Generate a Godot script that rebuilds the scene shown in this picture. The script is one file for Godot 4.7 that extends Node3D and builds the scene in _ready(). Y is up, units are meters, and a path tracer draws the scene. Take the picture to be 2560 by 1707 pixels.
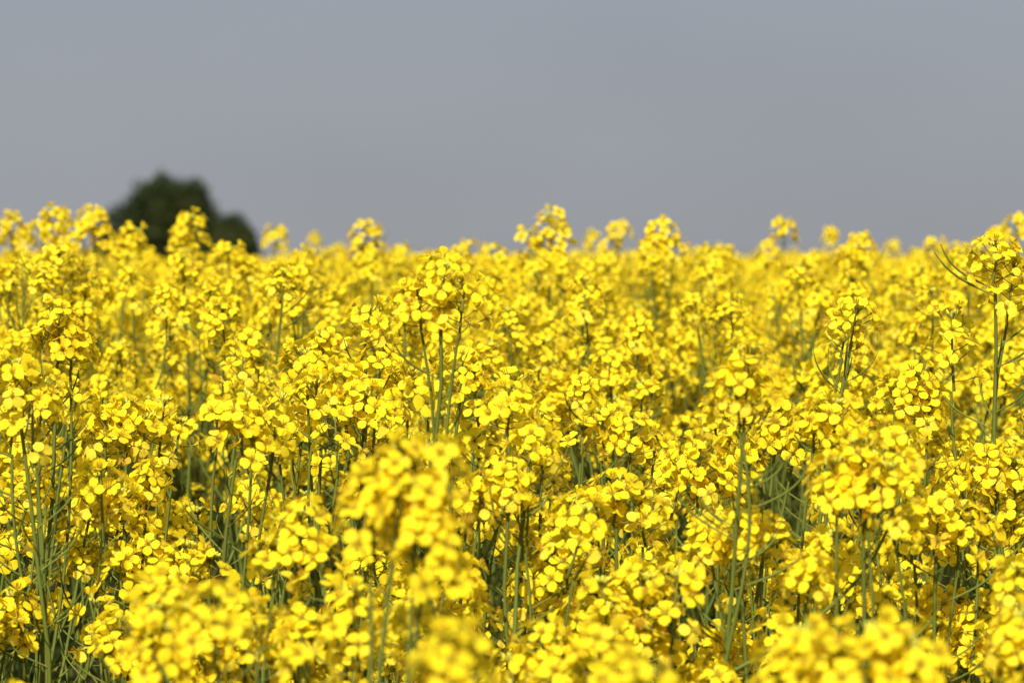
extends Node3D
# A rapeseed field in flower under a hazy grey sky, seen from its edge at eye height.
# Metres, y up; the camera looks along -z.

const EYE := 1.35

const MEASURED_PLANTS := [
	["rapeseed plant closest to the lens, large soft blurred yellow cluster above the bottom middle", "biggest soft cluster", 0.02, 3, [[-0.064, 1.243, -1.465], [-0.082, 1.224, -1.472], [-0.045, 1.238, -1.493], [-0.048, 1.202, -1.451], [-0.057, 1.219, -1.458]]],
	["blurred rapeseed plant whose broad yellow head fills the bottom right corner", "bottom right corner head", 0.0, 2, [[0.196, 1.152, -1.360], [0.161, 1.148, -1.381], [0.218, 1.141, -1.360], [0.178, 1.138, -1.360], [0.148, 1.134, -1.388]]],
	["full domed yellow flower head low in the bottom middle, slightly blurred", "full domed head", 0.02, 2, [[0.095, 1.124, -1.800], [0.072, 1.105, -1.790], [0.117, 1.100, -1.810], [0.093, 1.095, -1.795]]],
	["soft yellow cluster cut by the lower edge, left of the full domed head", "soft lower-edge cluster", 0.0, 2, [[0.022, 1.095, -1.725], [0.046, 1.082, -1.740], [-0.000, 1.076, -1.730]]],
	["blurred rapeseed heads just left of the largest soft cluster", "soft head left of centre", -0.02, 3, [[-0.147, 1.175, -1.750], [-0.131, 1.150, -1.740], [-0.166, 1.152, -1.760]]],
	["slightly blurred rapeseed plant with wide flat cluster at lower left edge of frame", "wide flat lower-left cluster", 0.01, 3, [[-0.191, 1.107, -1.790], [-0.218, 1.094, -1.780], [-0.164, 1.092, -1.800], [-0.202, 1.076, -1.780]]],
	["near blurred rapeseed head over thick crossing stems, right of the tall bare stem", "blurred right head", 0.02, 8, [[0.246, 1.223, -1.775], [0.228, 1.209, -1.775], [0.266, 1.207, -1.765], [0.249, 1.194, -1.770]]],
	["tall rapeseed plant with long bare podded stem in front, small blurred head on top", "tall bare podded stem", 0.01, 34, [[0.170, 1.286, -1.810], [0.161, 1.266, -1.810]]],
	["tall rapeseed plant with thick green stem and large petals in the middle, leaning right", "thick leaning stem", 0.16, 10, [[-0.052, 1.348, -1.950], [-0.037, 1.333, -1.960], [-0.073, 1.328, -1.960]]],
	["blurred rapeseed plant half cut by the right edge of frame low down", "half-cut right head", -0.02, 6, [[0.347, 1.140, -1.725]]],
	["small pale yellow cluster below and left of the largest soft cluster", "small pale cluster", 0.0, 6, [[-0.118, 1.084, -1.810]]],
	["rapeseed plant with straight dark stem at the far left edge, big petals", "far left dark stem", -0.02, 26, [[-0.384, 1.271, -1.950], [-0.374, 1.259, -1.960]]],
	["rapeseed plant with loose sharp flowers and green buds at upper left", "loose upper-left head", 0.04, 12, [[-0.386, 1.310, -2.150], [-0.401, 1.287, -2.150], [-0.377, 1.290, -2.160]]],
	["rapeseed plant whose curved green pods tangle in the lower left corner", "lower-left pod tangle", 0.1, 40, [[-0.382, 1.251, -2.050], [-0.405, 1.244, -2.050]]],
	["sharply focused rapeseed plant with open flowers on thin brown stalks, left of the thick stem", "brown-stalked sharp head", 0.03, 10, [[-0.124, 1.309, -2.200], [-0.112, 1.278, -2.200]]],
	["sharp rapeseed head with orange bud centre, left of the plant with brown stalks", "orange-bud head", 0.0, 6, [[-0.169, 1.285, -2.250], [-0.185, 1.269, -2.250]]],
	["sharp rapeseed plant with wide cross-shaped flowers on a slender stem at middle left", "slender cross-flowered head", 0.0, 8, [[-0.144, 1.257, -2.160], [-0.169, 1.245, -2.175], [-0.125, 1.236, -2.160], [-0.151, 1.228, -2.150]]],
	["small sharp rapeseed head directly right of the thick leaning stem", "small sharp head", 0.06, 8, [[-0.042, 1.270, -2.150], [-0.032, 1.257, -2.160]]],
	["sharp round rapeseed head on a bent dark stem in the centre", "round head on bent stem", 0.1, 8, [[0.002, 1.243, -2.300]]],
	["large sharp rapeseed dome with dozens of open flowers right of centre", "large sharp dome", 0.05, 5, [[0.079, 1.219, -2.200], [0.104, 1.211, -2.200], [0.126, 1.197, -2.220], [0.062, 1.208, -2.190]]],
	["softly focused wide rapeseed cluster behind the large sharp dome", "wide soft cluster", 0.02, 6, [[0.102, 1.250, -2.650], [0.070, 1.229, -2.650], [0.134, 1.224, -2.600], [0.052, 1.219, -2.660]]],
	["sharp broad rapeseed dome with buds at left, on a short dark stem", "left buds dome", -0.05, 8, [[-0.333, 1.228, -2.175], [-0.350, 1.217, -2.165], [-0.304, 1.229, -2.200], [-0.291, 1.211, -2.200], [-0.318, 1.215, -2.175]]],
	["slightly blurred rapeseed head with big petals over a long dark stem, left of middle", "long dark-stemmed head", 0.06, 14, [[-0.214, 1.244, -2.010], [-0.236, 1.233, -2.020], [-0.193, 1.221, -2.050], [-0.207, 1.211, -2.010]]],
	["sharp small rapeseed head with pale green bud knot at left", "pale bud knot head", 0.02, 12, [[-0.336, 1.174, -2.075], [-0.311, 1.150, -2.100], [-0.322, 1.160, -2.080]]],
	["low sharp rapeseed cluster beside the tangle of green pods", "cluster beside the pods", -0.04, 12, [[-0.296, 1.123, -2.050], [-0.318, 1.112, -2.040], [-0.273, 1.111, -2.060], [-0.258, 1.098, -2.025]]],
	["half sharp rapeseed head with hanging flowers, between left dome and centre plants", "half-sharp hanging head", 0.0, 8, [[-0.266, 1.272, -2.500], [-0.251, 1.251, -2.500]]],
	["single upright rapeseed head on a clear green stem right of centre, sharp petals", "clear green-stemmed head", 0.09, 14, [[0.294, 1.312, -2.150], [0.286, 1.298, -2.160]]],
	["tall sharp rapeseed plant near the right edge with long pods on straight stem", "right-edge podded stem", 0.03, 34, [[0.403, 1.363, -2.100], [0.420, 1.350, -2.110]]],
	["sharp rapeseed head with pale buds leaning left, before the tall podded plant", "left-leaning pale-bud head", 0.15, 10, [[0.353, 1.253, -2.200], [0.336, 1.240, -2.200], [0.366, 1.236, -2.200]]],
	["rapeseed head with very large petals behind the blurred head at right", "large-petalled head", 0.02, 4, [[0.254, 1.239, -1.975], [0.238, 1.232, -1.985]]],
	["sharp rapeseed head behind the tall bare podded stem, pale buds showing", "pale-bud head at right", 0.02, 6, [[0.233, 1.222, -2.200], [0.216, 1.208, -2.200], [0.248, 1.204, -2.200]]],
	["sharp wide rapeseed head at the right edge above green pods", "wide right-edge head", 0.0, 10, [[0.395, 1.190, -2.100], [0.379, 1.176, -2.100], [0.421, 1.182, -2.110]]],
	["lower right rapeseed cluster in good focus, with drooping outer flowers", "drooping lower-right cluster", 0.0, 14, [[0.333, 1.164, -1.960], [0.351, 1.159, -1.975], [0.311, 1.152, -1.960], [0.371, 1.148, -1.980]]],
	["sharp rapeseed heads left of the tall bare podded stem", "twin sharp heads", 0.03, 6, [[0.157, 1.198, -2.100], [0.141, 1.183, -2.100], [0.176, 1.182, -2.110]]],
	["nearer rapeseed head with rounded petals right of the largest soft cluster", "rounded-petal head", 0.03, 12, [[-0.004, 1.189, -1.925], [-0.024, 1.182, -1.930], [0.013, 1.181, -1.940]]],
	["yellow cluster under the large sharp dome, lightly blurred", "cluster under the dome", 0.0, 10, [[0.084, 1.172, -2.000], [0.102, 1.159, -2.010], [0.069, 1.163, -2.000]]],
	["near rapeseed cluster crossed by the tall bare podded stem", "cluster crossed by stem", 0.0, 10, [[0.170, 1.156, -1.900], [0.148, 1.150, -1.910], [0.191, 1.150, -1.910]]],
	["small low flowers in shade under the nearer rounded rapeseed head", "low shaded flowers", 0.06, 14, [[0.056, 1.100, -2.100], [0.014, 1.087, -2.100]]],
	["rapeseed plant low at right with scattered flowers among crossing stems", "crossing-stems plant", -0.05, 40, [[0.345, 1.077, -2.050], [0.367, 1.066, -2.050]]],
	["rapeseed plant with sparse bright flowers in the lower left pod tangle", "sparse lower-left flowers", 0.0, 44, [[-0.296, 1.079, -1.900], [-0.280, 1.069, -1.910]]],
	["rapeseed plant low in the bottom, right of the full domed head", "low plant by the dome", 0.0, 14, [[0.171, 1.049, -2.025], [0.156, 1.042, -2.025]]],
	["rapeseed plant beside the lower right cluster, small flowers by the frame edge", "frame-edge small flowers", 0.0, 34, [[0.366, 1.081, -1.850]]],
	["rapeseed plant filling the gap between left dome and wide flat cluster", "gap-filling lower-left head", 0.03, 10, [[-0.255, 1.128, -1.975], [-0.238, 1.117, -1.980]]],
	["blurred tall rapeseed plant at the extreme left of the skyline", "extreme left skyline top", 0.0, 3, [[-0.793, 1.419, -4.000], [-0.772, 1.398, -4.000]]],
	["first forked rapeseed top above skyline, left of the dark tree", "first forked skyline top", 0.02, 3, [[-0.651, 1.421, -3.600], [-0.670, 1.403, -3.600], [-0.639, 1.387, -3.600]]],
	["rapeseed top touching the left flank of the dark tree", "top touching the tree", 0.02, 3, [[-0.631, 1.422, -3.800], [-0.645, 1.402, -3.800], [-0.616, 1.396, -3.800]]],
	["leaning rapeseed top overlapping the foot of the dark tree", "leaning top by the tree", 0.12, 3, [[-0.540, 1.395, -3.600], [-0.562, 1.375, -3.600]]],
	["tall rapeseed top standing in front of the dark tree", "top before the tree", -0.05, 3, [[-0.470, 1.415, -3.700], [-0.485, 1.391, -3.700], [-0.462, 1.389, -3.750]]],
	["rapeseed head on a straight dark stem below the dark tree", "head below the tree", -0.02, 6, [[-0.406, 1.355, -3.100], [-0.390, 1.339, -3.100]]],
	["rapeseed top just right of the dark tree, small blurred", "small top right of the tree", 0.0, 2, [[-0.431, 1.404, -4.600]]],
	["far faint rapeseed top, small and soft, right of the tree", "faint far left top", 0.0, 2, [[-0.485, 1.416, -6.200]]],
	["bell-shaped rapeseed top on the skyline left of centre", "bell-shaped skyline top", -0.02, 3, [[-0.224, 1.401, -3.900], [-0.209, 1.377, -3.900], [-0.232, 1.374, -3.900]]],
	["rounded broad rapeseed mound on the skyline at centre", "broad skyline mound", 0.0, 2, [[-0.073, 1.379, -4.200], [-0.037, 1.372, -4.250], [-0.095, 1.364, -4.200]]],
	["tallest rapeseed top on the skyline, right of centre", "tallest skyline top", 0.0, 4, [[0.053, 1.416, -3.600], [0.025, 1.393, -3.650], [0.071, 1.400, -3.600], [0.043, 1.384, -3.600]]],
	["small rapeseed tuft on the skyline just right of the tallest top", "small skyline tuft", 0.0, 2, [[0.173, 1.409, -5.400]]],
	["rapeseed top with rounded crown, second right of the tallest top", "round-crowned skyline top", 0.0, 2, [[0.184, 1.411, -4.300], [0.170, 1.387, -4.300]]],
	["dense conical rapeseed top on the skyline between centre and right", "dense conical top", 0.0, 4, [[0.213, 1.403, -3.600], [0.201, 1.384, -3.600], [0.232, 1.378, -3.600]]],
	["hooked rapeseed top on the skyline at right with nodding flowers", "hooked skyline top", 0.05, 4, [[0.443, 1.414, -4.100], [0.426, 1.379, -4.200]]],
	["thin far rapeseed top on the skyline, right of the hooked top", "thin far right top", 0.0, 2, [[0.681, 1.417, -5.400]]],
	["flat-topped rapeseed head on a curved stem at right skyline", "flat-topped skyline head", 0.06, 5, [[0.525, 1.384, -3.800], [0.507, 1.363, -3.800]]],
	["faint small rapeseed top far back at right skyline", "faint far right top", 0.0, 2, [[0.903, 1.395, -6.000]]],
	["low rounded rapeseed top before the right edge of the skyline", "low round right top", 0.0, 2, [[0.738, 1.383, -4.400], [0.794, 1.372, -4.500]]],
	["rapeseed top rising at the extreme right of the skyline", "extreme right skyline top", 0.05, 3, [[0.780, 1.414, -3.900], [0.771, 1.398, -4.000], [0.747, 1.384, -4.000]]],
]
const SOFT_PLANTS := [[-0.595, 1.361, -3.300], [-0.494, 1.329, -3.000], [-0.635, 1.344, -3.300], [-0.381, 1.365, -3.400], [-0.358, 1.350, -3.400], [-0.312, 1.350, -3.800], [-0.202, 1.356, -3.600], [0.032, 1.350, -3.400], [0.099, 1.344, -3.600], [0.190, 1.359, -3.400], [0.243, 1.302, -2.800], [0.162, 1.255, -2.900], [0.085, 1.314, -3.200], [-0.024, 1.329, -3.000], [0.375, 1.344, -3.300], [0.537, 1.341, -3.300], [0.405, 1.329, -3.000], [0.219, 1.303, -3.000], [-0.288, 1.298, -3.000], [-0.378, 1.300, -2.900], [-0.414, 1.381, -6.000], [-0.203, 1.374, -4.600], [0.500, 1.381, -6.000], [0.631, 1.368, -5.200], [-0.186, 1.359, -5.000], [-0.468, 1.339, -3.100]]

var rng := RandomNumberGenerator.new()
var petal_material: StandardMaterial3D
var green_material: StandardMaterial3D
var leaf_material: StandardMaterial3D
var used_names := {}
var used_labels := {}
var flower_meshes: Array[ArrayMesh] = []
var pod_meshes: Array[ArrayMesh] = []
var leaf_meshes: Array[ArrayMesh] = []
var heads: Array[Dictionary] = []          # flower head templates: stalk mesh, length, flowers [mesh number, transform]

const STEM := Color(0.104, 0.131, 0.023)
const STEM_DARK := Color(0.074, 0.088, 0.015)
const PEDICEL := Color(0.17, 0.175, 0.030)
const YELLOW := Color(0.92, 0.735, 0.021)
const YELLOW_OLD := Color(0.90, 0.72, 0.05)
const WILTED := Color(0.70, 0.45, 0.04)


class Buf:
	# Points, colours and triangles of one surface; normals are gathered from the faces round each point.
	var v := PackedVector3Array()
	var c := PackedColorArray()
	var ix := PackedInt32Array()

	func point(p: Vector3, col: Color) -> int:
		v.append(p)
		c.append(col)
		return v.size() - 1

	func tri(a: int, b: int, d: int) -> void:
		ix.append(a)
		ix.append(b)
		ix.append(d)

	func quad(a: int, b: int, d: int, e: int) -> void:
		tri(a, b, d)
		tri(a, d, e)

	func tube(pts: Array, radii: Array, cols: Array, sides := 5, closed := true) -> void:
		var first := v.size()
		var side := Vector3.RIGHT
		for k in pts.size():
			var a: Vector3 = pts[maxi(k - 1, 0)]
			var b: Vector3 = pts[mini(k + 1, pts.size() - 1)]
			var along := (b - a).normalized()
			side = (side - along * side.dot(along))
			if side.length() < 0.05:
				side = along.cross(Vector3.FORWARD)
			side = side.normalized()
			var up := along.cross(side)
			for s in sides:
				var t := TAU * s / sides
				point(pts[k] + (side * cos(t) + up * sin(t)) * radii[k], cols[k])
		for k in pts.size() - 1:
			for s in sides:
				var a := first + k * sides + s
				var b := first + k * sides + (s + 1) % sides
				quad(a, b, b + sides, a + sides)
		if closed:
			var last := first + (pts.size() - 1) * sides
			for s in range(1, sides - 1):
				tri(last, last + s, last + s + 1)

	func append(o: Buf, t: Transform3D) -> void:
		var first := v.size()
		v.append_array(t * o.v)
		c.append_array(o.c)
		for k in o.ix:
			ix.append(first + k)

	func arrays() -> Array:
		var n := PackedVector3Array()
		n.resize(v.size())
		for k in range(0, ix.size(), 3):
			var a := v[ix[k]]
			var f := (v[ix[k + 2]] - a).cross(v[ix[k + 1]] - a)
			for j in 3:
				n[ix[k + j]] += f
		for k in n.size():
			n[k] = n[k].normalized() if n[k].length_squared() > 0.0 else Vector3.UP
		var out := []
		out.resize(Mesh.ARRAY_MAX)
		out[Mesh.ARRAY_VERTEX] = v
		out[Mesh.ARRAY_NORMAL] = n
		out[Mesh.ARRAY_COLOR] = c
		out[Mesh.ARRAY_INDEX] = ix
		return out


func mesh_of(pairs: Array) -> ArrayMesh:
	var m := ArrayMesh.new()
	for p in pairs:
		if p[0].v.size() == 0:
			continue
		m.add_surface_from_arrays(Mesh.PRIMITIVE_TRIANGLES, p[0].arrays())
		m.surface_set_material(m.get_surface_count() - 1, p[1])
	return m


func numbered(called: String) -> String:
	var n: int = used_names.get(called, 0)
	used_names[called] = n + 1
	return called if n == 0 else "%s_%03d" % [called, n]


func part(called: String, m: Mesh, parent: Node, t := Transform3D()) -> MeshInstance3D:
	var o := MeshInstance3D.new()
	o.name = called
	o.mesh = m
	o.transform = t
	parent.add_child(o, true)
	return o


func tag(o: Node, label := "", category := "", group := "", kind := "") -> void:
	if label: o.set_meta("label", label)
	if category: o.set_meta("category", category)
	if group: o.set_meta("group", group)
	if kind: o.set_meta("kind", kind)


func thing(called: String, label: String, category: String, group := "") -> Node3D:
	var o := Node3D.new()
	o.name = numbered(called)
	add_child(o)
	tag(o, label, category, group)
	return o


func rf(a: float, b: float) -> float:
	return rng.randf_range(a, b)


func toward(dir: Vector3, at: Vector3, spin := 0.0, size := 1.0) -> Transform3D:
	# y along dir
	var y := dir.normalized()
	var x := y.cross(Vector3(0.31, 0.17, 0.93)).normalized()
	var z := x.cross(y)
	return Transform3D((Basis(x, y, z) * Basis(Vector3.UP, spin)).scaled(Vector3.ONE * size), at)


func vary(col: Color, by := 0.08) -> Color:
	var k := 1.0 + rf(-by, by)
	return Color(minf(col.r * k, 0.96), minf(col.g * k * (1.0 + rf(-by, by) * 0.4), 0.9), col.b * k)


# ---------------------------------------------------------------- flowers

func petal(b: Buf, turn: float, length: float, width: float, tilt: float, cup: float, curl: float, twist: float, col: Color) -> void:
	# A clawed petal: a narrow upright claw, then a rounded blade that spreads outwards.
	var rows := [0.0, 0.26, 0.46, 0.68, 0.88, 1.0]
	var half := [0.16, 0.26, 0.74, 1.0, 0.80, 0.34]
	var first := b.v.size()
	var basis := Basis(Vector3.UP, turn)
	for r in rows.size():
		var u: float = rows[r]
		var out := 0.0
		var rise := 0.0
		if u <= 0.26:
			out = 0.0006 + 0.0012 * u / 0.26
			rise = 0.0042 * u / 0.26
		else:
			var s := (u - 0.26) / 0.74
			out = 0.0018 + s * length * cos(tilt)
			rise = 0.0042 + s * length * sin(tilt) - curl * s * s * length
		for k in 4:
			var w: float = (k / 1.5 - 1.0)
			var y: float = rise + cup * w * w * half[r] * width + twist * w * half[r] * width
			var o: float = out - (0.10 * length * w * w if u == 1.0 else 0.0)
			var shade := col if u > 0.3 else col.lerp(Color(0.55, 0.55, 0.05), 0.5)
			b.point(basis * Vector3(w * half[r] * width * 0.5, y, o), shade)
	for r in rows.size() - 1:
		for k in 3:
			var a := first + r * 4 + k
			b.quad(a, a + 4, a + 5, a + 1)


func make_flower(kind: String) -> ArrayMesh:
	var p := Buf.new()
	var g := Buf.new()
	var col := vary(YELLOW, 0.07)
	var tilt := rf(0.0, 0.36)
	var n := 4
	var size := rf(0.92, 1.1)
	if kind == "opening":
		tilt = rf(0.8, 1.05)
		size = 0.85
	if kind == "old":
		col = vary(YELLOW_OLD, 0.06)
		tilt = rf(-0.5, 0.1)
	if kind == "wilted":
		col = vary(WILTED, 0.2)
		tilt = rf(0.7, 1.2)
		n = 3
	for k in n:
		petal(p, TAU * k / 4.0 + rf(-0.13, 0.13), 0.0086 * size * rf(0.93, 1.06), 0.0089 * size * rf(0.92, 1.06) * (0.6 if kind == "wilted" else 1.0), tilt + rf(-0.2, 0.2), rf(-0.10, 0.22), rf(0.0, 0.35) + (0.2 if kind == "old" else 0.0), rf(-0.14, 0.14), vary(col, 0.035))
	# six stamens and the pistil
	for k in 6:
		var t := TAU * k / 6.0 + 0.3
		var foot := Vector3(cos(t), 0, sin(t)) * 0.0006 + Vector3.UP * 0.001
		var tip := Vector3(cos(t), 0, sin(t)) * rf(0.0014, 0.0026) + Vector3.UP * rf(0.0062, 0.0082)
		p.tube([foot, tip, tip + (tip - foot).normalized() * 0.0016], [0.0003, 0.0003, 0.00055], [Color(0.7, 0.62, 0.05), Color(0.72, 0.5, 0.02), Color(0.62, 0.36, 0.015)], 3, false)
	g.tube([Vector3.ZERO, Vector3(0, 0.0075, 0)], [0.0007, 0.0004], [Color(0.36, 0.42, 0.07), Color(0.5, 0.5, 0.06)], 3)
	# four narrow sepals
	for k in 4:
		var t := TAU * (k + 0.5) / 4.0
		var d := Vector3(cos(t), 0, sin(t))
		var s := d.cross(Vector3.UP) * 0.0010
		var c0 := Color(0.42, 0.40, 0.05)
		var a := g.point(-s * 0.7, c0)
		var b := g.point(s * 0.7, c0)
		var e := g.point(d * 0.0017 + Vector3.UP * 0.003 + s, c0)
		var f := g.point(d * 0.0017 + Vector3.UP * 0.003 - s, c0)
		var h := g.point(d * 0.0034 + Vector3.UP * 0.0054, Color(0.55, 0.48, 0.05))
		g.quad(a, b, e, f)
		g.tri(f, e, h)
	return mesh_of([[p, petal_material], [g, green_material]])


func bud(g: Buf, at: Vector3, dir: Vector3, size: float, col: Color) -> void:
	var d := dir.normalized()
	g.tube([at, at + d * size * 0.25, at + d * size * 0.65, at + d * size], [size * 0.12, size * 0.27, size * 0.26, size * 0.07], [col * 0.85, col, col, col * 1.1], 5)


func make_head(length: float, count: int, reach: float, buds: int) -> Dictionary:
	# One raceme, apex at the origin, its stalk running down -y by length.
	var g := Buf.new()
	var sway := Vector3(rf(-0.1, 0.1), 0, rf(-0.1, 0.1))
	var axis := func(y: float) -> Vector3: return Vector3(sway.x * y * y / length, y, sway.z * y * y / length)
	var pts := []
	var rad := []
	var cols := []
	for k in 6:
		var y := -length * (1.0 - k / 5.0)
		pts.append(axis.call(y))
		rad.append(lerpf(0.00135, 0.0008, k / 5.0))
		cols.append(STEM_DARK.lerp(PEDICEL, k / 5.0))
	g.tube(pts, rad, cols, 5)
	for k in buds:
		var t := k * 2.4 + rf(-0.3, 0.3)
		var open := sqrt(k / float(buds)) * 0.75
		var dir := Vector3(sin(open) * cos(t), cos(open), sin(open) * sin(t))
		var stalk := rf(0.003, 0.006) + 0.004 * open
		var tip := dir * stalk
		g.tube([Vector3.ZERO, tip], [0.0004, 0.0004], [PEDICEL, PEDICEL], 3, false)
		bud(g, tip, dir, rf(0.0034, 0.0052) * (0.7 + 0.4 * open), vary(Color(0.30, 0.34, 0.055).lerp(Color(0.55, 0.5, 0.04), open), 0.15))
	var flowers := []
	var turn := rf(0, TAU)
	for k in count:
		var t := (k + 0.6) / count
		var y := -0.002 - length * 0.86 * pow(t, 1.15)
		turn += 2.4 + rf(-0.35, 0.35)
		var lean := lerpf(0.55, 1.35, pow(t, 0.7)) + rf(-0.16, 0.16)
		var dir := Vector3(sin(lean) * cos(turn), cos(lean), sin(lean) * sin(turn))
		var stalk := reach * lerpf(0.70, 1.0, sqrt(t)) * rf(0.85, 1.12)
		var foot: Vector3 = axis.call(y)
		var mid := foot + dir * stalk * 0.5 + Vector3.DOWN * stalk * 0.05
		var tip := foot + dir * stalk
		g.tube([foot, mid, tip], [0.00055, 0.00045, 0.0006], [PEDICEL, PEDICEL, PEDICEL], 3, false)
		var face := (dir + Vector3.UP * rf(-0.15, 0.55) + Vector3(rf(-0.25, 0.25), rf(-0.15, 0.15), rf(-0.25, 0.25))).normalized()
		var which := rng.randi_range(0, 6)
		if t < 0.12: which = 7 + rng.randi_range(0, 1)
		elif t > 0.8 and rng.randf() < 0.5: which = rng.randi_range(9, 10)
		elif t > 0.9 and rng.randf() < 0.45: which = rng.randi_range(11, 12)
		flowers.append([which, toward(face, tip, rf(0, TAU), rf(0.92, 1.08))])
	return {"stalk": mesh_of([[g, green_material]]), "length": length, "flowers": flowers}


func make_pod(length: float, bend: float) -> ArrayMesh:
	# Pedicel along +z and a thin curved pod that turns upwards; the foot sits on the stem.
	var g := Buf.new()
	var pts := []
	var rad := []
	var cols := []
	var dir := Vector3(0, 0.5, 1).normalized()
	var at := Vector3.ZERO
	var stalk := rf(0.015, 0.022)
	var steps := 9
	for k in steps + 1:
		pts.append(at)
		var s := k / float(steps)
		var thin := 0.00055 if s < 0.3 else lerpf(0.0009, 0.0008, s) if s < 0.88 else 0.0004
		rad.append(thin)
		cols.append(PEDICEL.lerp(STEM, smoothstep(0.1, 0.4, s)))
		var angle := bend * smoothstep(0.15, 0.9, s) / steps * 2.0
		dir = (dir + Vector3.UP * angle).normalized()
		at += dir * ((stalk + length) / steps)
	g.tube(pts, rad, cols, 4)
	return mesh_of([[g, green_material]])


func make_leaf(length: float, width: float) -> ArrayMesh:
	# A clasping leaf, folded along its midrib, arching along +z.
	var b := Buf.new()
	var rows := 8
	var droop := rf(0.3, 0.9)
	var first := 0
	for r in rows + 1:
		var u := r / float(rows)
		var half := width * 0.5 * (sin(PI * pow(u, 0.75)) * 0.92 + 0.10 * (1.0 - u)) * (1.0 + 0.08 * sin(u * 21.0))
		var z := length * (u - 0.16 * droop * u * u)
		var y := length * (0.45 * u - droop * 0.55 * u * u)
		for k in 5:
			var w := k / 2.0 - 1.0
			b.point(Vector3(w * half, y + absf(w) * half * 0.45 + 0.004 * sin(u * 13.0 + w * 3.0) * absf(w), z), Color(0.026, 0.047, 0.011).lerp(Color(0.055, 0.08, 0.024), 1.0 - smoothstep(0.0, 0.25, absf(w))))
	for r in rows:
		for k in 4:
			var a := first + r * 5 + k
			b.quad(a, a + 5, a + 6, a + 1)
	return mesh_of([[b, leaf_material]])


# ---------------------------------------------------------------- plants

func bezier(a: Vector3, b: Vector3, c: Vector3, d: Vector3, steps: int) -> Array:
	var out := []
	for k in steps + 1:
		out.append(a.bezier_interpolate(b, c, d, k / float(steps)))
	return out


func put_head(root: Node3D, which: int, apex: Vector3, dir: Vector3) -> Vector3:
	# Sets a flower head with its flowers under root; returns the foot of its stalk.
	var h: Dictionary = heads[which]
	var t := toward(dir, apex, rf(0, TAU), rf(0.94, 1.08))
	var o := part("flower_head", h.stalk, root, t)
	for f in h.flowers:
		part("flower", flower_meshes[f[0]], o, f[1])
	return t * Vector3(0, -h.length, 0)


func make_plant(root: Node3D, foot: Vector3, apexes: Array, pods: int, leaves: int) -> void:
	# One plant: a main stem to apexes[0], a side branch to each of the others, a flower head on every tip.
	var g := Buf.new()
	var main_apex: Vector3 = apexes[0]
	var lean := (main_apex - foot)
	var ways := []
	for k in apexes.size():
		var apex: Vector3 = apexes[k]
		var which := rng.randi_range(0, heads.size() - 1)
		if k == 0: which = rng.randi_range(0, 13)
		if k == 0:
			var top_dir := (Vector3(lean.x, lean.y, lean.z).normalized() + Vector3(lean.x, 0, lean.z) * 0.6 + Vector3(rf(-0.05, 0.05), 0, rf(-0.05, 0.05))).normalized()
			var end := put_head(root, which, apex, top_dir)
			var way := bezier(foot, foot + Vector3(rf(-0.06, 0.06), 0.5, rf(-0.06, 0.06)) + Vector3(lean.x, 0, lean.z) * 0.1, end - top_dir * 0.30 + Vector3(rf(-0.03, 0.03), 0, rf(-0.03, 0.03)), end, 16)
			for j in range(2, way.size() - 1): way[j] += Vector3(rf(-0.0022, 0.0022), 0, rf(-0.0022, 0.0022))
			var rad := []
			var cols := []
			for j in way.size():
				var s := j / float(way.size() - 1)
				rad.append(lerpf(0.0042, 0.00145, pow(s, 0.7)))
				cols.append(vary(STEM.lerp(STEM_DARK, 0.6 * s), 0.06))
			g.tube(way, rad, cols, 6)
			ways.append(way)
		else:
			var way: Array = ways[0]
			var drop := apex.y - rf(0.16, 0.34)
			var from := 3
			for j in way.size():
				if way[j].y < drop: from = j
			from = clampi(from, 3, way.size() - 3)
			var start: Vector3 = way[from]
			var away := Vector3(apex.x - start.x, 0, apex.z - start.z)
			var dir := (Vector3.UP + away * rf(0.2, 1.6) + Vector3(rf(-0.12, 0.12), 0, rf(-0.12, 0.12))).normalized()
			var end := put_head(root, which, apex, dir)
			var rise := maxf(end.y - start.y, 0.03)
			var side := bezier(start, start + away * 0.55 + Vector3.UP * rise * 0.25, end - dir * rise * 0.45 + Vector3(rf(-0.02, 0.02), 0, rf(-0.02, 0.02)), end, 9)
			var rad := []
			var cols := []
			for j in side.size():
				rad.append(lerpf(0.0017, 0.0012, j / 9.0))
				cols.append(vary(STEM.lerp(STEM_DARK, 0.5 * j / 9.0), 0.06))
			g.tube(side, rad, cols, 5)
			ways.append(side)
	var stem := part("stem", mesh_of([[g, green_material]]), root)
	# young pods in a spiral below the flowers
	for k in pods:
		var main := k % 3 != 2 or ways.size() < 2
		var way: Array = ways[0] if main else ways[1 + (k % (ways.size() - 1))]
		var last := way.size() - 1
		var s := 1.0 - (rf(0.0, 0.24) if main else rf(0.0, 0.6))
		var j := clampi(int(s * last), 1, last - 1)
		var p: Vector3 = (way[j] as Vector3).lerp(way[j + 1], rng.randf())
		var axis: Vector3 = (way[j + 1] - way[j]).normalized()
		part("seed_pod", pod_meshes[rng.randi_range(0, pod_meshes.size() - 1)], stem, toward(axis, p, rf(0, TAU), rf(0.8, 1.15)))
	for k in leaves:
		var way: Array = ways[0]
		var s := rf(0.22, 0.80)
		var j := int(s * (way.size() - 1))
		part("leaf", leaf_meshes[rng.randi_range(0, leaf_meshes.size() - 1)], stem, Transform3D(Basis(Vector3.UP, rf(0, TAU)).scaled(Vector3.ONE * lerpf(1.35, 0.32, smoothstep(0.25, 0.8, s)) * rf(0.85, 1.15)), way[j]))


func field_height(z: float) -> float:
	# The field is level, then falls away behind its far edge.
	return -4.0 * smoothstep(75.0, 170.0, -z)


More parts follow.
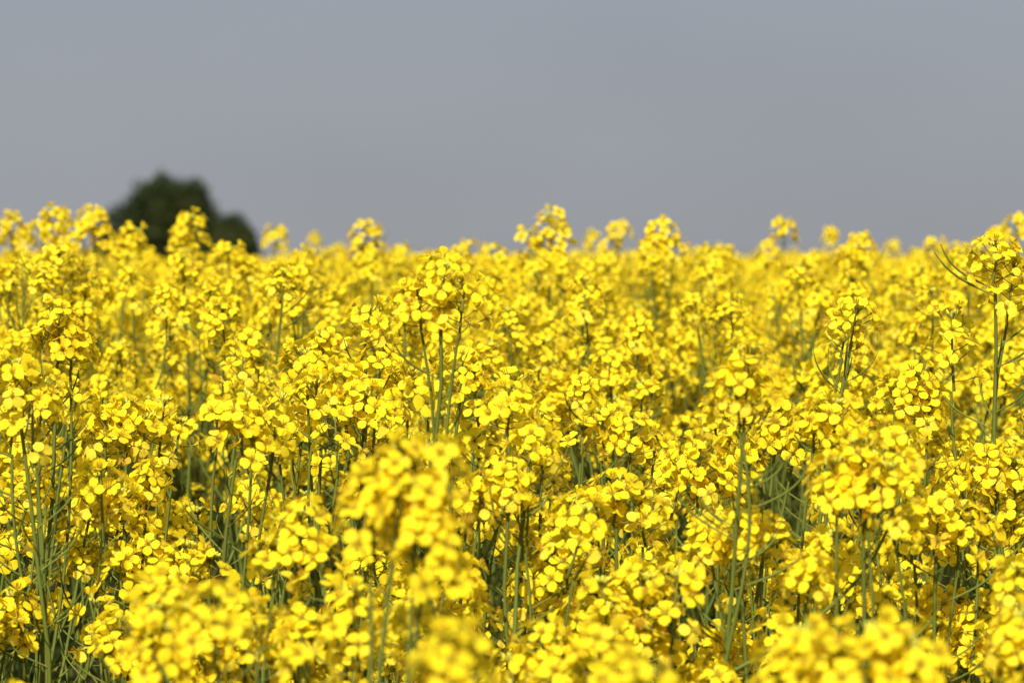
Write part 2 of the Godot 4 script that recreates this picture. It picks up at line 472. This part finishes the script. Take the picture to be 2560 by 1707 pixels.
func flatten(root: Node3D) -> ArrayMesh:
	# All surfaces of a plant in one mesh (petals, green, leaves), for the uncounted mass of the field.
	var by_material := {}
	var gather := [[root, Transform3D()]]
	while gather.size():
		var at: Array = gather.pop_back()
		for child in at[0].get_children():
			var t: Transform3D = at[1] * child.transform
			gather.append([child, t])
			if child is MeshInstance3D:
				var m: ArrayMesh = child.mesh
				for s in m.get_surface_count():
					var mat := m.surface_get_material(s)
					if not by_material.has(mat): by_material[mat] = Buf.new()
					var o := Buf.new()
					var arrays := m.surface_get_arrays(s)
					o.v = arrays[Mesh.ARRAY_VERTEX]
					o.c = arrays[Mesh.ARRAY_COLOR]
					o.ix = arrays[Mesh.ARRAY_INDEX]
					by_material[mat].append(o, t)
	var pairs := []
	for mat in by_material:
		pairs.append([by_material[mat], mat])
	return mesh_of(pairs)


# ---------------------------------------------------------------- trees

func make_tree(called: String, label: String, at: Vector3, lobes: Array, trunk_height: float, leaves: int) -> void:
	var root := thing(called, label, "tree")
	root.position = at
	var g := Buf.new()
	var bark := Color(0.07, 0.055, 0.04)
	g.tube([Vector3.ZERO, Vector3(0.05, trunk_height * 0.5, 0), Vector3(0, trunk_height, 0.1), Vector3(0.1, trunk_height * 1.9, 0)], [0.42, 0.33, 0.28, 0.1], [bark, bark, bark, bark], 8)
	for l in lobes:
		var c: Vector3 = l[0]
		var from := Vector3(0, trunk_height * rf(0.7, 1.1), 0)
		g.tube([from, from.lerp(c, 0.5) + Vector3(0, 0.3, 0), c], [0.16, 0.1, 0.03], [bark, bark, bark], 5)
	var bark_material := StandardMaterial3D.new()
	bark_material.vertex_color_use_as_albedo = true
	bark_material.roughness = 0.95
	part("trunk", mesh_of([[g, bark_material]]), root)
	var b := Buf.new()
	var noise := FastNoiseLite.new()
	noise.seed = 5
	noise.frequency = 0.55
	var total := 0.0
	for l in lobes: total += l[1].x * l[1].y
	for l in lobes:
		var c: Vector3 = l[0]
		var r: Vector3 = l[1]
		for k in int(leaves * r.x * r.y / total):
			var d := Vector3(rng.randfn(), rng.randfn(), rng.randfn()).normalized()
			var bump := 1.0 + 0.36 * noise.get_noise_3dv(c * 3.0 + d * r)
			var p := c + d * r * pow(rng.randf(), 0.25) * bump
			if noise.get_noise_3dv(p * 1.7 + Vector3(40, 0, 0)) < -0.30:
				continue
			var n := (d * 0.7 + Vector3(rng.randfn(), rng.randfn() + 0.4, rng.randfn()) * 0.6).normalized()
			var x := n.cross(Vector3(rng.randfn(), rng.randfn(), rng.randfn())).normalized()
			var y := n.cross(x)
			var size := rf(0.10, 0.26)
			var col := Color(0.018, 0.026, 0.008).lerp(Color(0.036, 0.045, 0.013), clampf(0.5 + noise.get_noise_3dv(p * 0.8) * 1.2 + rf(-0.2, 0.2), 0, 1))
			var i0 := b.point(p - x * size, col)
			var i1 := b.point(p + y * size * 0.55 + n * size * 0.15, col)
			var i2 := b.point(p + x * size * 1.1, col)
			var i3 := b.point(p - y * size * 0.55 + n * size * 0.15, col)
			b.quad(i0, i1, i2, i3)
	part("crown", mesh_of([[b, leaf_material]]), root)


func _ready() -> void:
	rng.seed = 20240517
	# ---- camera: 55 mm on a small sensor, focused on the heads two metres away
	var camera := Camera3D.new()
	camera.name = "camera"
	add_child(camera)
	var optics := CameraAttributesPhysical.new()
	optics.frustum_focal_length = 88.7
	optics.frustum_focus_distance = 2.2
	optics.frustum_near = 0.05
	optics.frustum_far = 6000.0
	optics.exposure_aperture = 8.0
	camera.attributes = optics
	camera.keep_aspect = Camera3D.KEEP_HEIGHT
	camera.fov = 15.4
	camera.near = 0.05
	camera.far = 6000.0
	camera.position = Vector3(0, EYE, 0)
	camera.rotation = Vector3(-0.03171, 0, 0)
	# ---- sky: grey blue haze, warmer towards the horizon
	var sky_material := ProceduralSkyMaterial.new()
	sky_material.sky_horizon_color = Color8(119, 121, 124)
	sky_material.sky_top_color = Color8(120, 132, 147)
	sky_material.sky_curve = 0.15
	sky_material.sun_angle_max = 50.0
	sky_material.sun_curve = 0.45
	sky_material.ground_horizon_color = Color8(130, 126, 100)
	sky_material.ground_bottom_color = Color8(100, 96, 70)
	var veil := Image.create(1024, 512, false, Image.FORMAT_RGBA8)
	var mist := FastNoiseLite.new()
	mist.seed = 11
	mist.frequency = 1.6
	mist.fractal_octaves = 4
	for y in 512:
		var up := PI * (0.5 - (y + 0.5) / 512.0)
		for x in 1024:
			var around := TAU * (x + 0.5) / 1024.0
			var n := mist.get_noise_3d(cos(up) * cos(around) * 1.6, sin(up) * 4.0, cos(up) * sin(around) * 1.6)
			veil.set_pixel(x, y, Color(0.43, 0.43, 0.43, clampf(0.05 + 0.12 * n, 0.0, 1.0)))
	sky_material.sky_cover = ImageTexture.create_from_image(veil)
	var sky := Sky.new()
	sky.sky_material = sky_material
	var environment := Environment.new()
	environment.background_mode = Environment.BG_SKY
	environment.sky = sky
	environment.tonemap_mode = Environment.TONE_MAPPER_LINEAR
	environment.tonemap_exposure = 1.65
	environment.sdfgi_enabled = true
	environment.ssao_enabled = true
	environment.ssil_enabled = true
	var world := WorldEnvironment.new()
	world.name = "environment"
	world.environment = environment
	add_child(world)
	# ---- sun: high, behind the camera's left shoulder
	var sun := DirectionalLight3D.new()
	sun.name = "sun"
	sun.light_energy = 1.55
	sun.light_color = Color(1.0, 0.965, 0.90)
	sun.light_angular_distance = 1.0
	sun.shadow_enabled = true
	sun.sky_mode = DirectionalLight3D.SKY_MODE_LIGHT_AND_SKY
	add_child(sun)
	sun.look_at_from_position(Vector3(-0.28, 0.92, 1.0) * 10.0, Vector3.ZERO)

	# ---- materials
	petal_material = StandardMaterial3D.new()
	petal_material.vertex_color_use_as_albedo = true
	petal_material.roughness = 0.6
	petal_material.metallic_specular = 0.25
	petal_material.backlight_enabled = true
	petal_material.backlight = Color(1.0, 1.0, 1.0)
	green_material = StandardMaterial3D.new()
	green_material.vertex_color_use_as_albedo = true
	green_material.roughness = 0.65
	green_material.metallic_specular = 0.25
	leaf_material = StandardMaterial3D.new()
	leaf_material.vertex_color_use_as_albedo = true
	leaf_material.roughness = 0.7
	leaf_material.metallic_specular = 0.2
	leaf_material.backlight_enabled = true
	leaf_material.backlight = Color(0.5, 0.5, 0.5)

	# ---- ground: one sheet of bare soil to the horizon
	var soil := StandardMaterial3D.new()
	var grain := FastNoiseLite.new()
	grain.seed = 3
	grain.frequency = 0.02
	grain.fractal_octaves = 5
	var earth := NoiseTexture2D.new()
	earth.width = 512
	earth.height = 512
	earth.seamless = true
	earth.noise = grain
	var ramp := Gradient.new()
	ramp.set_color(0, Color(0.18, 0.14, 0.10))
	ramp.set_color(1, Color(0.40, 0.33, 0.25))
	earth.color_ramp = ramp
	soil.albedo_texture = earth
	soil.uv1_triplanar = true
	soil.uv1_world_triplanar = true
	soil.uv1_scale = Vector3.ONE * 0.6
	soil.roughness = 0.95
	var ground := Buf.new()
	var zs := [8.0, 2.0, -2.0, -8.0, -20.0, -40.0, -60.0, -75.0]
	for k in 12: zs.append(-75.0 - 95.0 * (k + 1) / 12.0)
	zs.append_array([-260.0, -500.0, -1200.0, -3500.0])
	var xs := [-2500.0, -600.0, -150.0, -40.0, -10.0, 0.0, 10.0, 40.0, 150.0, 600.0, 2500.0]
	for z in zs:
		for x in xs:
			ground.point(Vector3(x, field_height(z), z), Color.WHITE)
	for r in zs.size() - 1:
		for k in xs.size() - 1:
			var a: int = r * xs.size() + k
			ground.quad(a, a + xs.size(), a + xs.size() + 1, a + 1)
	tag(part("ground", mesh_of([[ground, soil]]), self), "brown soil of the field under the crop", "", "", "structure")

	# ---- trees beyond the field
	make_tree("broad_tree", "large dark round-crowned tree rising behind the yellow field", Vector3(-27.2, -4.0, -200.0), [
		[Vector3(-0.6, 8.2, 0), Vector3(3.0, 4.0, 3.2)], [Vector3(-2.9, 6.6, 0.5), Vector3(2.9, 3.7, 2.6)], [Vector3(1.6, 7.8, -0.4), Vector3(2.6, 3.8, 2.8)],
		[Vector3(-0.5, 9.6, 0.2), Vector3(2.2, 2.2, 1.6)], [Vector3(1.9, 9.9, 0), Vector3(1.4, 2.0, 1.5)], [Vector3(-2.0, 8.7, 0), Vector3(1.6, 2.0, 1.6)], [Vector3(2.9, 6.1, 0.4), Vector3(1.6, 3.0, 2.0)]], 2.6, 26000)
	make_tree("small_tree", "smaller dark tree at the right flank of the large round tree", Vector3(-21.9, -4.0, -199.0), [
		[Vector3(-0.2, 6.9, 0), Vector3(1.6, 2.3, 1.7)], [Vector3(0.8, 5.6, 0.2), Vector3(1.3, 2.6, 1.6)], [Vector3(-0.9, 5.9, 0), Vector3(1.5, 2.7, 1.6)]], 2.0, 9000)

	# ---- pieces that every plant shares
	for kind in ["open", "open", "open", "open", "open", "open", "open", "opening", "opening", "old", "old", "wilted", "wilted"]:
		flower_meshes.append(make_flower(kind))
	for k in 8: pod_meshes.append(make_pod(rf(0.024, 0.056), rf(0.4, 1.7)))
	for k in 4: leaf_meshes.append(make_leaf(rf(0.10, 0.16), rf(0.03, 0.05)))
	for k in 14: heads.append(make_head(rf(0.024, 0.048), rng.randi_range(11, 18), rf(0.014, 0.021), rng.randi_range(9, 15)))
	for k in 3: heads.append(make_head(rf(0.018, 0.026), rng.randi_range(5, 8), rf(0.012, 0.016), 24))
	for k in 3: heads.append(make_head(rf(0.05, 0.065), rng.randi_range(8, 12), rf(0.015, 0.020), 8))

	# ---- the plants one can tell apart
	var taken := []
	for row in MEASURED_PLANTS:
		var apexes := []
		for p in row[4]: apexes.append(Vector3(p[0], p[1] - 0.006, p[2]))
		plant_at(apexes, row[0], "", row[2], row[3])
		for a in apexes: taken.append(Vector2(a.x, a.z))
	for p in SOFT_PLANTS:
		plant_at([Vector3(p[0], p[1] - 0.006, p[2])], place_label(Vector3(p[0], p[1], p[2])), "rapeseed plants massed in the field", rf(-0.05, 0.05), 3)
		taken.append(Vector2(p[0], p[2]))

	# ---- the rest of the crop: twelve kinds of plant, sown in loose rows
	var kinds: Array[Node3D] = []
	var meshes: Array[ArrayMesh] = []
	for k in 12:
		var o := Node3D.new()
		var apexes := [Vector3(rf(-0.09, 0.09), 1.0, rf(-0.09, 0.09))]
		for j in rng.randi_range(5, 8):
			var t := j * 2.4 + rf(-0.5, 0.5)
			var away := rf(0.04, 0.15)
			apexes.append(Vector3(cos(t) * away, 1.0 - 0.015 - 0.19 * pow(rng.randf(), 1.4), sin(t) * away))
		make_plant(o, Vector3(rf(-0.12, 0.12), -0.25, rf(-0.12, 0.12)), apexes, rng.randi_range(20, 34), 5)
		kinds.append(o)
		meshes.append(flatten(o))
	var spots := []
	var z := -0.8
	while z > -92.0:
		var d := -z
		var gap := 0.155 if d < 4.5 else 0.17 if d < 16.0 else 0.26 if d < 40.0 else 0.38
		var half := d * 0.205 + 1.6
		var x := -half
		while x < half:
			var p := Vector2(x + rf(-0.07, 0.07), z + rf(-0.07, 0.07))
			x += gap
			var free := true
			for q in taken:
				if q.distance_squared_to(p) < 0.006: free = false
			if free: spots.append(p)
		z -= gap
	var mass := []
	var swell := FastNoiseLite.new()
	swell.seed = 21
	swell.frequency = 0.35
	for k in 12: mass.append([])
	var single := 300 - MEASURED_PLANTS.size() - SOFT_PLANTS.size()
	for p in spots:
		var d: float = -p.y
		# height of the main tip: a level canopy with taller plants here and there
		var top := EYE - lerpf(0.022, 0.045, smoothstep(8.0, 14.0, d)) + rng.randfn() * 0.035 + 0.03 * swell.get_noise_2d(p.x, p.y)
		if d < 2.6: top = EYE - 0.10 - absf(rng.randfn()) * 0.04 - 0.06 * smoothstep(2.2, 1.3, d)
		top = minf(top, EYE + (0.0035 * d if d < 9.0 else 0.012) if d > 2.6 else EYE - 0.06)
		var in_frame: bool = absf(p.x) < d * 0.203 + 0.06
		if d < 1.25 and in_frame:
			continue
		var side: float = p.x / d
		if d < 1.9 and in_frame and (side < -0.15 or (side > 0.11 and side < 0.19)):
			continue
		if d < 1.75: top = EYE - 0.175 - 0.07 * rng.randf()
		var which := rng.randi_range(0, 11)
		var t := Transform3D(Basis(Vector3.UP, rf(0, TAU)).scaled(Vector3.ONE * rf(0.96, 1.04)), Vector3(p.x, 0, p.y))
		t.origin.y = field_height(p.y) + top - 1.0 * t.basis.y.length() - 0.006
		if in_frame and single > 0:
			single -= 1
			var o: Node3D = kinds[which].duplicate()
			o.name = numbered("rapeseed_plant")
			o.transform = t
			add_child(o)
			tag(o, place_label(Vector3(p.x, top, p.y)), "rapeseed plant", "rapeseed plants massed in the field")
		else:
			mass[which].append(t)
	var field := Node3D.new()
	field.name = "rapeseed_field"
	add_child(field)
	tag(field, "yellow mass of the flowering crop reaching to the horizon", "", "", "stuff")
	var total := 0
	for k in 12:
		var many := MultiMesh.new()
		many.transform_format = MultiMesh.TRANSFORM_3D
		many.mesh = meshes[k]
		many.instance_count = mass[k].size()
		for j in mass[k].size():
			many.set_instance_transform(j, mass[k][j])
		total += mass[k].size()
		var o := MultiMeshInstance3D.new()
		o.name = "crop"
		o.multimesh = many
		o.set_meta("kind", "stuff")
		field.add_child(o, true)
	for o in kinds: o.free()
	print("fov ", camera.fov, " mass ", total, " single left ", single)


func place_label(tip: Vector3) -> String:
	# Names a plant of the crowd by the named plant that it shows closest to, and where it stands from there.
	var best := 0
	var least := INF
	var seen := Vector2(tip.x, tip.y - EYE) / -tip.z
	var off := Vector2.ZERO
	for k in MEASURED_PLANTS.size():
		var q: Array = MEASURED_PLANTS[k][4][0]
		var o: Vector2 = seen - Vector2(q[0], q[1] - EYE) / -q[2]
		if o.length() < least:
			least = o.length()
			best = k
			off = o
	var q: Array = MEASURED_PLANTS[best][4][0]
	var side := "left" if off.x < -0.004 else "right" if off.x > 0.004 else "above" if off.y > 0.0 else "below"
	var depth := "behind" if tip.z < q[2] else "before"
	var how := "close" if least < 0.010 else "farther"
	var words := ("%s and %s of" % [depth, side]) if side in ["left", "right"] else ("%s and %s" % [depth, side])
	var label := "rapeseed plant %s %s the %s" % [how, words, MEASURED_PLANTS[best][1]]
	var n: int = used_labels.get(label, 0)
	used_labels[label] = n + 1
	return label + ["", ", second one", ", third one", ", fourth one", ", fifth one", ", sixth one", ", seventh one", ", eighth one", ", ninth one", ", tenth one", ", last one"][mini(n, 10)]


func plant_at(apexes: Array, label: String, group: String, lean: float, pods: int) -> void:
	var tip: Vector3 = apexes[0]
	var foot := Vector3(tip.x - lean * 0.9 + rf(-0.07, 0.07), field_height(tip.z), tip.z + rf(-0.03, 0.03))
	var root := thing("rapeseed_plant", label, "rapeseed plant", group)
	root.position = foot
	var at := []
	for a in apexes: at.append(a - foot)
	# lower side branches that fill the plant out
	var near := tip.z > -1.75
	for k in (1 if near else rng.randi_range(3, 5)):
		var t := rf(0, TAU)
		var away := rf(0.04, 0.11)
		at.append(tip - foot + Vector3(cos(t) * away, -rf(0.16 if near else 0.05, 0.27), sin(t) * away))
	make_plant(root, Vector3.ZERO, at, pods, 5)
